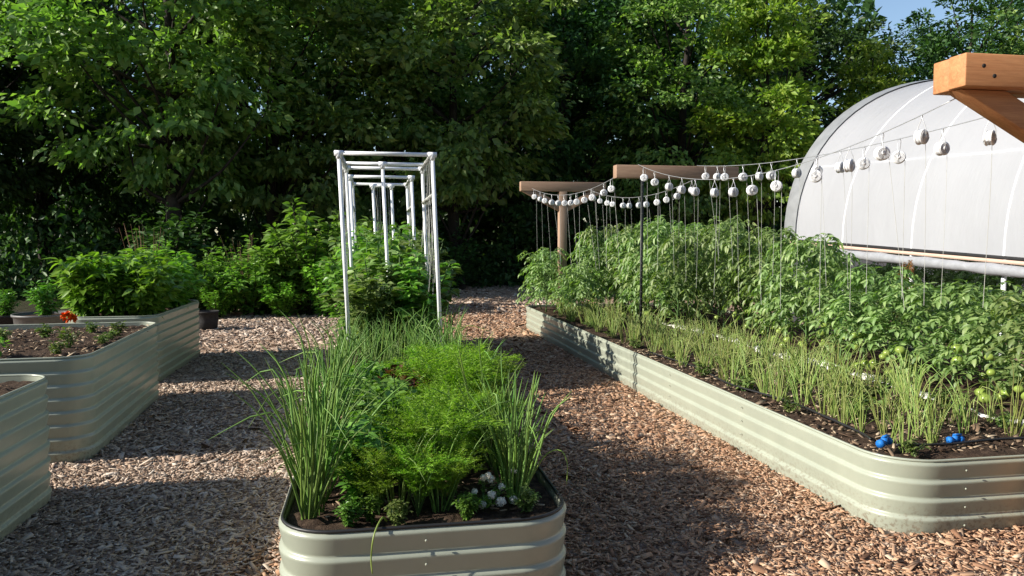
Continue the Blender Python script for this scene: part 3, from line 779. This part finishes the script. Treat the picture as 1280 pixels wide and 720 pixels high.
# spool prototype: reel with two flanges and wound twine, wire hook, twine hanging
g = G()
for s in (-1, 1): g.lathe([(0, s*.026),(.047, s*.026),(.052, s*.021),(.052, s*.017),(.047, s*.013),(0, s*.013)], (0,0,0), 20, 'y')
reel = g.mesh('reel', True); reel.materials.append(M['spool'])
g = G(); g.lathe([(.0,-.015),(.045,-.015),(.049,0),(.045,.015),(0,.015)], (0,0,0), 20, 'y')
for s in (-1, 1): g.lathe([(0, s*.0275),(.014, s*.0275),(.016, s*.031),(.007, s*.034),(0, s*.034)], (0,0,0), 12, 'y')
for s in (-1, 1):
    a = np.linspace(0, 6*PI, 70); rr = np.linspace(.016, .043, 70)
    g.tube(np.stack([rr*np.cos(a), 0*a+s*.0275, rr*np.sin(a)], 1), .0028, 4, False)
wound = g.mesh('wound_twine', True); wound.materials.append(M['wound'])
g = G()
for s in (-1, 1):
    g.tube(catmull([(s*.006, .034*s, 0), (s*.008, .036*s, .05), (s*.012, .02*s, .10), (s*.012, .004*s, .135), (0, 0, .148)], 16), .0026, 5, False)
hook = g.mesh('hook', True); hook.materials.append(M['wire'])
TW = []
for dx in (.01, .08, .16):
    g = G(); g.tube(catmull([(.046,0,0), (.046+dx*.3,0,-.35), (.046+dx,.02,-1.15)], 8), .0017, 4, False)
    me = g.mesh('twine', True); me.materials.append(M['twine']); TW.append(me)
def spool(p, k, where):
    t = thing('twine_spool', f'silvery twine spool on the {where}, {nth(k)} from its far end', 'twine spool', (p[0], p[1], p[2]-.127), random.uniform(-.7, .7), 'twine spools hung over the tomatoes')
    t.scale = (.86,)*3
    rl = link('reel', reel, t); link('wound_twine', wound, rl); link('hook', hook, t)
    o = link('twine', TW[random.choice((0, 0, 1, 1, 2))], t); return t
for k, pth in W.items():
    far = 'far' in k
    pr = pth
    nn = 12 if far else 13
    for i in range(nn):
        f = (i+.6)/nn + random.uniform(-.018, .018); f = min(max(f, .03), .97)
        j = f*39; a = int(j); q = pr[a]+(pr[a+1]-pr[a])*(j-a)
        spool(q, i+1, k)

# ------------------------------------------------------------------ right bed planting
def tomato(seed, h, nleaf=60, rad=.31, fruits=True):
    rs = np.random.default_rng(seed); g = G(); gs = G()
    P = []; D = []; N = []; LL = []
    stem = catmull([(0,0,0), (rs.normal(0,.04),rs.normal(0,.04),h*.4), (rs.normal(0,.07),rs.normal(0,.07),h*.75), (rs.normal(0,.1),rs.normal(0,.1),h*1.02)], 14)
    gs.tube(stem, np.linspace(.011, .005, 14), 6)
    for k in range(nleaf):
        f = rs.uniform(.1, 1)**.75; i = min(int(f*13), 12); b = stem[i]+(stem[i+1]-stem[i])*(f*13-i)
        a = rs.uniform(0, 2*PI); l = rad*rs.uniform(.75, 1.25)*(1 if f < .8 else .75); rise = rs.uniform(.05, .45)+(.5 if f > .8 else 0)
        u = np.array((math.cos(a), math.sin(a), 0)); sd = np.array((-u[1], u[0], 0))
        path = catmull([b, b+u*l*.45+np.array((0,0,l*rise)), b+u*l*.85+np.array((0,0,l*(rise-.1))), b+u*l*1.1+np.array((0,0,l*(rise-.38)))], 9)
        gs.tube(path, np.linspace(.0035, .0015, 9), 4, False)
        for q, sz in ((2,.5),(3,.85),(4,.55),(5,1.),(6,.6),(7,.95)):
            tv = nrm(path[q+1]-path[q-1])
            for s in (-1, 1):
                d = sd*s*.85+tv*.55+rs.normal(0,.22,3); d[2] -= .25
                P.append(path[q]); D.append(d); N.append(np.array((0,0,1.))+rs.normal(0,.65,3)); LL.append(.095*sz*rs.uniform(.8,1.2))
        tv = path[8]-path[6]; P.append(path[8]); D.append(tv); N.append(np.array((0,0,1.))+u*.6+rs.normal(0,.3,3)); LL.append(.1)
    LL = np.array(LL); g.ovals(np.array(P), np.array(D), np.array(N), LL, LL*.37, .24, .3)
    return g.mesh('foliage', True), gs.mesh('stem', True)
TOM = [tomato(200+k, 1.22, 78) for k in range(5)]
def fruit_mesh(r):
    g = G(); pr = []
    for k in range(9):
        a = -PI/2+PI*k/8; rr = r*math.cos(a); z = r*.86*math.sin(a)
        if k == 8: z -= .006
        pr.append((rr, z))
    g.lathe(pr, (0,0,0), 14); me = g.mesh('tomato', True)
    V = np.empty(len(me.vertices)*3); me.vertices.foreach_get('co', V); V = V.reshape(-1,3)
    a = np.arctan2(V[:,1], V[:,0]); V[:,:2] *= (1+.05*np.cos(5*a))[:,None]; me.vertices.foreach_set('co', V.ravel()); me.materials.append(M['fruit'])
    return me
FR = [fruit_mesh(.044), fruit_mesh(.033)]
def put_tom(x, y, s, label, group, fruits=0, mat='tomato_leaf', z=ZS):
    k = random.randrange(5); rz = random.uniform(0, 6)
    o = place('tomato_plant', label, 'tomato plant', TOM[k], (mat, 'stem'), (x, y, z), rz, (1.05, 1.05, s), group)
    for f in range(fruits):
        a = -PI*.75+random.uniform(-.9, .9)-rz; r = random.uniform(.2, .34)
        q = link('tomato', random.choice(FR), o); q.location = (math.cos(a)*r, math.sin(a)*r, random.uniform(.08, .45)/s); q.scale = (1, 1, 1/s)
    return o
yv = np.arange(4.75, 14.2, .52)
for k, y in enumerate(yv, 1):
    s = np.interp(y, [4.7, 6.3, 8.1, 10.2, 14], [.6, .68, .88, 1.02, 1.08])*random.uniform(.86, 1.12)
    put_tom(4.86+random.uniform(-.08,.08), y, s, f'tomato plant beside the onions, {nth(k)} from the near end of its row', 'tomato plants in the front row', random.choice((4,5,6)) if y < 10 else 1)
for k, y in enumerate(yv[:-1]+.26, 1):
    s = np.interp(y, [4.7, 7.3, 9.4, 11.8, 14], [.5, .6, .86, 1.02, 1.06])*random.uniform(.86, 1.12)
    put_tom(5.62+random.uniform(-.08,.08), y, s, f'tomato plant of the back row before the greenhouse, {nth(k)} from the near end', 'tomato plants in the back row', 0)
for k, y in enumerate(np.arange(9.9, 14.2, .5), 1):
    put_tom(4.08+random.uniform(-.08,.08), y, 1.04*random.uniform(.86, 1.12), f'tomato plant under the right far wire, {nth(k)} from the near end', 'tomato plants under the far wires', 1)
for k, y in enumerate((12.0, 12.5, 13.0, 13.5, 14.0), 1):
    put_tom(3.4+random.uniform(-.1,.1) - (.3 if y > 13.3 else 0), y, (.55 if 12.2 < y < 13.3 else .8)*random.uniform(.9, 1.1), f'tomato plant at the far left bed corner, {nth(k)} from the near end', 'tomato plants at the far corner', 0)
put_tom(7.85, 10.25, .95, 'tall plant with dried orange leaves beside a white greenhouse post', None, 0, 'dryleaf', 0.).scale = (.35, .35, .95)
# onions, three rows
for r, (x, nm) in enumerate(((3.22, 'beside the left rim'), (3.62, 'in the middle of the onion strip'), (4.08, 'next to the tomatoes'))):
    for k, y in enumerate(np.arange(4.2+.1*r, 13.6 if r == 0 else (12.5 if r == 1 else 9.8), .2), 1):
        put_onion(ONS[(k*3+r) % 8], 'onion_pale', x+random.uniform(-.12,.12), y+random.uniform(-.08,.08), ZS, random.uniform(0,6), random.uniform(.75, 1.15),
                  f'slim pale green onion {nm}, {nth(k)} from the near end', f'onions {nm} of the long bed')
for r, x in enumerate((3.42, 3.85, 4.28)):
    for k, y in enumerate(np.arange(4.3+.08*r, 12.5 if r == 0 else 9.5, .3), 1):
        put_onion(ONS[(k*5+r+2) % 8], 'onion_pale', x+random.uniform(-.1,.1), y+random.uniform(-.1,.1), ZS, random.uniform(0,6), random.uniform(.6, 1.05),
                  f'short thin onion between the {("left and middle", "middle and right", "right onion and tomato")[r]} rows, {nth(k)} from the near end', 'short onions between the onion rows')
# small weeds and carrot tufts
WEED = [leafy(231+k, .10, .13, 9, 14, .045, .02, .5) for k in range(2)]
for k, (x, y) in enumerate([(3.22,4.07),(3.1,5.3),(3.15,6.1),(3.12,6.9),(3.2,7.8),(3.1,8.8),(3.15,9.9),(3.2,11),(3.1,12),(3.5,5.0),(3.75,6.3),(3.55,7.4),(4.3,4.6),(4.4,5.9),(4.38,5.2),(4.42,6.6),(4.36,7.3),(4.4,8.1),(3.9,5.5),(3.45,6.6)], 1):
    place('weed', f'small yellowish green weed among the pale onions, {nth(k)} from the near corner' if k < 10 else f'small yellowish weed between onion rows, {nth(k-9)} from the near end', 'weed', WEED[k % 2], ('weed', 'stem'),
          (x, y, ZS), random.uniform(0,6), random.uniform(.8, 1.4), 'weeds in the onion strip')
# crumpled white edging between onions and tomatoes
ny = 260; yy = np.linspace(4.1, 11.5, ny); nw = 7; V = []
wob = np.cumsum(R.normal(0, .006, ny)); wob -= np.linspace(0, wob[-1], ny)
for i, y in enumerate(yy):
    for j in range(nw):
        a = PI*j/(nw-1); r = .042+.025*math.sin(y*7+2*math.sin(y*3))+R.normal(0,.01)
        V.append((4.5+wob[i]*1.3+.05*math.sin(y*2.1)-math.cos(a)*r*1.3, y, ZS-.012+math.sin(a)*r*.95))
i = (np.arange(ny-1)[:,None]*nw+np.arange(nw-1)[None]).ravel()
g = G(); g.add(V, np.stack([i, i+1, i+1+nw, i+nw], -1)); tag(g.obj('plastic_edging', M['edging']), 'crumpled white plastic edging between the onions and the tomatoes', 'edging')
# drip line and blue connectors
g = G(); g.tube(catmull([(3.06,8.2,.44),(3.2,7.2,.42),(3.1,6.3,.43),(3.22,5.5,.43),(3.15,4.9,.45),(3.14,4.5,.44),(3.07,4.28,.45)], 60), .008, 8)
tag(g.obj('drip_line', M['black'], smooth=True), 'black drip line running along the inside of the left rim', 'hose', 'black drip lines')
g = G(); g.tube(catmull([(3.16,4.16,.44),(3.5,4.14,.435),(3.9,4.17,.44),(4.6,4.13,.44)], 40), .009, 8)
tag(g.obj('drip_line', M['black'], smooth=True), 'black drip line running along the inside of the near rim', 'hose', 'black drip lines')
def connector(x, y, rz, label, s=1.):
    t = thing('drip_connector', label, 'hose connector', (x, y, .452), rz, 'blue drip connectors'); t.scale = (s,)*3
    g = G(); g.lathe([(0,-.05),(.014,-.05),(.014,.05),(0,.05)], (0,0,0), 12, 'x'); g.lathe([(0,-.012),(.02,-.012),(.022,0),(.02,.03),(0,.03)], (0,0,0), 12); g.obj('body', M['blue'], t)
    for sx in (-1, 1):
        g = G(); c = np.array((sx*.048, 0, 0)); a = np.linspace(0, 2*PI, 24, endpoint=False); rr = .023+.0025*(np.arange(24) % 2)
        for e in (-.016, .016): pass
        V = [(c[0]+e, rr[i]*math.cos(a[i]), rr[i]*math.sin(a[i])) for e in (-.016, .016) for i in range(24)]
        j = np.arange(24); kk = (j+1) % 24; g.add(V, np.stack([j, kk, 24+kk, 24+j], -1), [list(range(24))[::-1]], [list(range(24, 48))]); g.obj('nut', M['blue'], t)
    g = G(); g.box((.018, 0, .037), (.07, .016, .01)); g.box((0, 0, .034), (.022, .022, .012)); g.obj('lever', M['blue'], t)
connector(3.10, 4.19, .5, 'blue drip connector in the near bed corner', 1.0)
connector(3.58, 4.17, .1, 'blue drip connector on the line along the near rim', .85)

# ------------------------------------------------------------------ greenhouse
GX, GY0, GY1, CX, AX, AZ = 8.4, 2.0, 14.5, 12.0, 3.6, 3.3
def gz(y): return 1.73+.045*(y-14.5)
def arc(y, n, r=0., a0=0., a1=PI):
    a = np.linspace(a0, a1, n)
    return np.stack([CX-(AX+r)*np.cos(a), 0*a+y, gz(y)+(AZ+r)*np.sin(a)**.92], 1)
gh = thing('greenhouse', 'large white plastic covered hoop greenhouse at the right', 'greenhouse', (CX, GY1, 0))
def lo(P): return np.asarray(P, float)-np.array((CX, GY1, 0))
ny = 61; na = 41; yy = np.linspace(GY0, GY1, ny)
V = []
HOOPS = [14.5-.0-1.82*k for k in range(7)]
for y in yy:
    dmin = min(abs(y-h) for h in HOOPS); q = arc(y, na, -.018*min(1, dmin/.6)-.004*R.normal(0, .25)); V.append(q)
V = lo(np.concatenate(V)); i = (np.arange(ny-1)[:,None]*na+np.arange(na-1)[None]).ravel()
g = G(); g.add(V, np.stack([i, i+1, i+1+na, i+na], -1)); g.obj('cover_film', M['film'], gh, True)
for h in HOOPS:
    g = G(); g.tube(lo(arc(h, 33, -.012)), .017, 8, False); g.obj('hoop', M['white_pipe'], gh, True)
# rim band at the far end
a1 = lo(arc(14.51, 41, .05)); a2 = lo(arc(14.51, 41, -.08)); b1 = lo(arc(14.24, 41, .02)); b2 = lo(arc(14.62, 41, .045))
g = G()
for p, q in ((a1, b1), (b2, a1), (a2, b2)):
    k = np.arange(40); g.add(np.concatenate([p, q]), np.stack([k, k+1, k+42, k+41], -1))
g.obj('end_trim', M['film_rim'], gh, True)
# end walls
def endwall(y):
    p = lo(arc(y, 41, -.03)); c = np.array([[0, y-GY1, 0.05+0*y]]); b0 = p[0].copy(); b1_ = p[-1].copy(); b0[2] = 0.02; b1_[2] = 0.02
    P = np.concatenate([c, [b0], p, [b1_]]); k = np.arange(1, len(P)-1)
    g = G(); g.add(P, np.stack([0*k, k, k+1], -1)); return g
endwall(14.45).obj('end_wall', M['film'], gh)
# side: black strip standing in for the shadow gap, base board, rolled up film, posts
def side(xo, z0, z1, th, name, mat):
    ys = np.linspace(GY0, GY1, 30); g = G(); V = []
    for y in ys:
        for (dx, z) in ((-th/2, z0), (th/2, z0), (th/2, z1), (-th/2, z1)): V.append((GX+xo+dx, y, gz(y)+z))
    V = lo(V); k = np.arange(29)[:,None]*4; j = np.arange(4)[None]; l = (j+1) % 4
    g.add(V, np.stack([k+j, k+l, k+4+l, k+4+j], -1).reshape(-1,4), [[0,1,2,3]], [[116,117,118,119]]); return g.obj(name, mat, gh)
side(.03, -.06, .0, .03, 'gap_shade_strip', M['black'])
side(-.01, -.1, -.05, .04, 'base_board', M['board'])
ys = np.linspace(GY0, GY1, 60)
g = G(); rr = .078+.007*np.sin(ys*5)+.005*np.sin(ys*11)+R.normal(0,.002,60)
g.tube(lo(np.stack([np.full(60, GX-.045), ys, [gz(y)-.19 for y in ys]], 1)), rr, 10); g.obj('rolled_film', M['film_roll'], gh, True)
for h in HOOPS:
    for xx in (GX+.02, 2*CX-GX-.02):
        g = G(); g.tube(lo([(xx, h, -.2), (xx, h, gz(h)-.05)]), .032, 10); g.obj('post', M['white_pipe'], gh, True)
for a in (.42, PI/2, PI-.42):
    g = G(); g.tube(lo(np.array([arc(y, 3, -.035, a, a+.01)[0] for y in (GY0, GY1)])), .018, 8); g.obj('purlin', M['white_pipe'], gh, True)
side(2*AX-.03, -1.9, .0, .03, 'far_side_wall', M['film'])
# crop inside the greenhouse, its shade put into a darker leaf colour
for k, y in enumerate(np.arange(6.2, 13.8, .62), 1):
    put_tom(9.25+random.uniform(-.1,.1), y, .85, f'shaded plant inside the greenhouse behind its posts, {nth(k)} from the near end', 'plants inside the greenhouse', 0, 'tree_shade', 0.)
    put_tom(10.3+random.uniform(-.1,.1), y+.3, 1.05, f'shaded plant deep inside the greenhouse, {nth(k)} from the near end', 'plants deep inside the greenhouse', 0, 'tree_shade', 0.)

# ------------------------------------------------------------------ left beds planting
PEP = [leafy(251+k, .34, .78, 20, 44, .135, .062, .2, .0, .3, .75) for k in range(3)]
k = 0
for r, y in enumerate((9.85, 10.5, 11.15, 11.7)):
    for c, x in enumerate((-3.3, -3.0, -2.72)):
        k += 1
        place('pepper_plant', f'leafy bright green pepper plant, {("left", "middle", "right")[c]} one in the {nth(r+1)} row back', 'pepper plant', PEP[k % 3], ('pepper', 'stem'),
              (x+random.uniform(-.06,.06), y, .775), random.uniform(0,6), random.uniform(.98, 1.16)*(1 if c < 2 else .92), 'pepper plants in the tall bed')
# marigold
t = thing('marigold', 'marigold with one orange bloom in the tall bed', 'flower', (-2.57, 7.1, .775))
me = leafy(261, .1, .22, 9, 16, .05, .018, .6); link('foliage', recol(me[0], M['weed']), t); link('stem', recol(me[1], M['stem']), t)
for x, y, z, r in ((0,0,.27,.042), (.035,.03,.25,.034)):
    g = G(); d = rdir(60, .5); g.ovals(np.array((x,y,z))+d*r*.35, d+rdir(60)*.3, rdir(60,.4), r, r*.7, .3, .3); g.obj('bloom', M['orange'], t)
SEED = [leafy(271+k, .13, .2, 10, 16, .06, .03, .5) for k in range(2)]
for k, (x, y, s, lab) in enumerate([(-2.35,7.3,.55,'small seedling right of the marigold near the bed rim'),(-2.45,8.0,.7,'small seedling in the far right bed corner'),(-2.75,8.2,.6,'small seedling behind the marigold'),
      (-2.5,6.7,.6,'small seedling in front of the marigold'),(-3.3,7.6,.7,'small seedling left of the marigold'),(-2.95,6.55,1.1,'yellowish broad seedling at the left photo edge'),(-3.05,7.9,.7,'seedling by the far rim of the marigold bed'),(-2.4,7.65,.5,'tiny seedling beside the right rim of the marigold bed')]):
    place('seedling', lab, 'seedling', SEED[k % 2], ('weed' if k != 5 else 'carrot', 'stem'), (x, y, .775), k*1.3, s, 'seedlings in the marigold bed')
for k, (x, y, s, lab) in enumerate([(-2.35,4.9,.7,'seedling in the nearest tall bed by its rim'),(-2.5,5.15,.8,'bright seedling in the far corner of the nearest tall bed')]):
    place('seedling', lab, 'seedling', SEED[k % 2], ('weed', 'stem'), (x, y, .775), k*1.3, s, 'seedlings in the nearest tall bed')
# pots
def pot(x, y, r, h, mat, label, plant=None, s=1., z=0.):
    t = thing('plant_pot', label, 'pot', (x, y, z), 0, 'plant pots')
    g = G(); g.lathe([(0,0),(r*.86,0),(r*.93,h*.5),(r,h),(r*1.05,h),(r*1.05,h-.03),(r*1.0,h-.035)], (0,0,0), 22); g.lathe([(r*.97,h-.001),(r*.95,h-.05),(0,h-.045)], (0,0,0), 22)
    tub = g.obj('tub', M[mat], t, True)
    g = G(); g.lathe([(r*.95,h-.04),(0,h-.03)], (0,0,0), 22); g.obj('soil', M['soil'], tub)
    return t
x, y = polar(258, 14.5); pot(x, y, .2, .36, 'pot', 'dark fabric pot on the bark at the far corner of the pepper bed')
x, y = polar(55, 11.3); pot(x, y, .42, .62, 'tub', 'wide grey tub left of the pepper bed'); place('herb_plant', 'dim low plant growing in the wide grey tub', 'herb', HER[0], ('basil','stem'), (x, y, .57), 0, 1.3, None)
x, y = polar(5, 11.6); pot(x, y, .36, .58, 'pot', 'black pot at the far left photo edge'); place('herb_plant', 'dim low plant growing in the black pot', 'herb', HER[1], ('basil','stem'), (x, y, .53), 0, 1.0, None)

# ------------------------------------------------------------------ sky, sun, camera
SUN_EL = math.radians(28); AZ_T = math.radians(4)      # light travels towards +X, a little towards +Y
w = bpy.data.worlds.new('World'); S.world = w; w.use_nodes = True
nt = w.node_tree; bg = nt.nodes['Background']; sky = nt.nodes.new('ShaderNodeTexSky')
sky.sky_type = 'NISHITA'; sky.sun_disc = False; sky.sun_elevation = SUN_EL; sky.sun_rotation = math.radians(266)
sky.air_density = 1.0; sky.dust_density = .5; sky.ozone_density = 1.5
nt.links.new(sky.outputs[0], bg.inputs[0]); bg.inputs[1].default_value = .092
sl = bpy.data.lights.new('sun', 'SUN'); sl.energy = 5.0; sl.angle = math.radians(.53); sl.color = (1, .93, .82)
so = bpy.data.objects.new('sun', sl); COL.objects.link(so)
dv = Vector((math.cos(AZ_T)*math.cos(SUN_EL), math.sin(AZ_T)*math.cos(SUN_EL), -math.sin(SUN_EL)))
so.rotation_euler = dv.to_track_quat('-Z', 'Y').to_euler(); so.location = (-20, -5, 20)
cam = bpy.data.cameras.new('camera'); co = bpy.data.objects.new('camera', cam); COL.objects.link(co)
cam.sensor_width = 36; cam.lens = 27; cam.clip_end = 1200; cam.clip_start = .05
co.location = (0, 0, H_CAM); co.rotation_euler = (math.radians(90)-math.atan(60/960), 0, -YAW)
S.camera = co
S.view_settings.view_transform = 'Standard'; S.view_settings.look = 'None'; S.view_settings.gamma = 1; S.view_settings.exposure = .84
S.view_settings.use_curve_mapping = False
S.render.resolution_x = 1024; S.render.resolution_y = 576
S.render.engine = 'CYCLES'; S.cycles.max_bounces = 6; S.cycles.transparent_max_bounces = 4
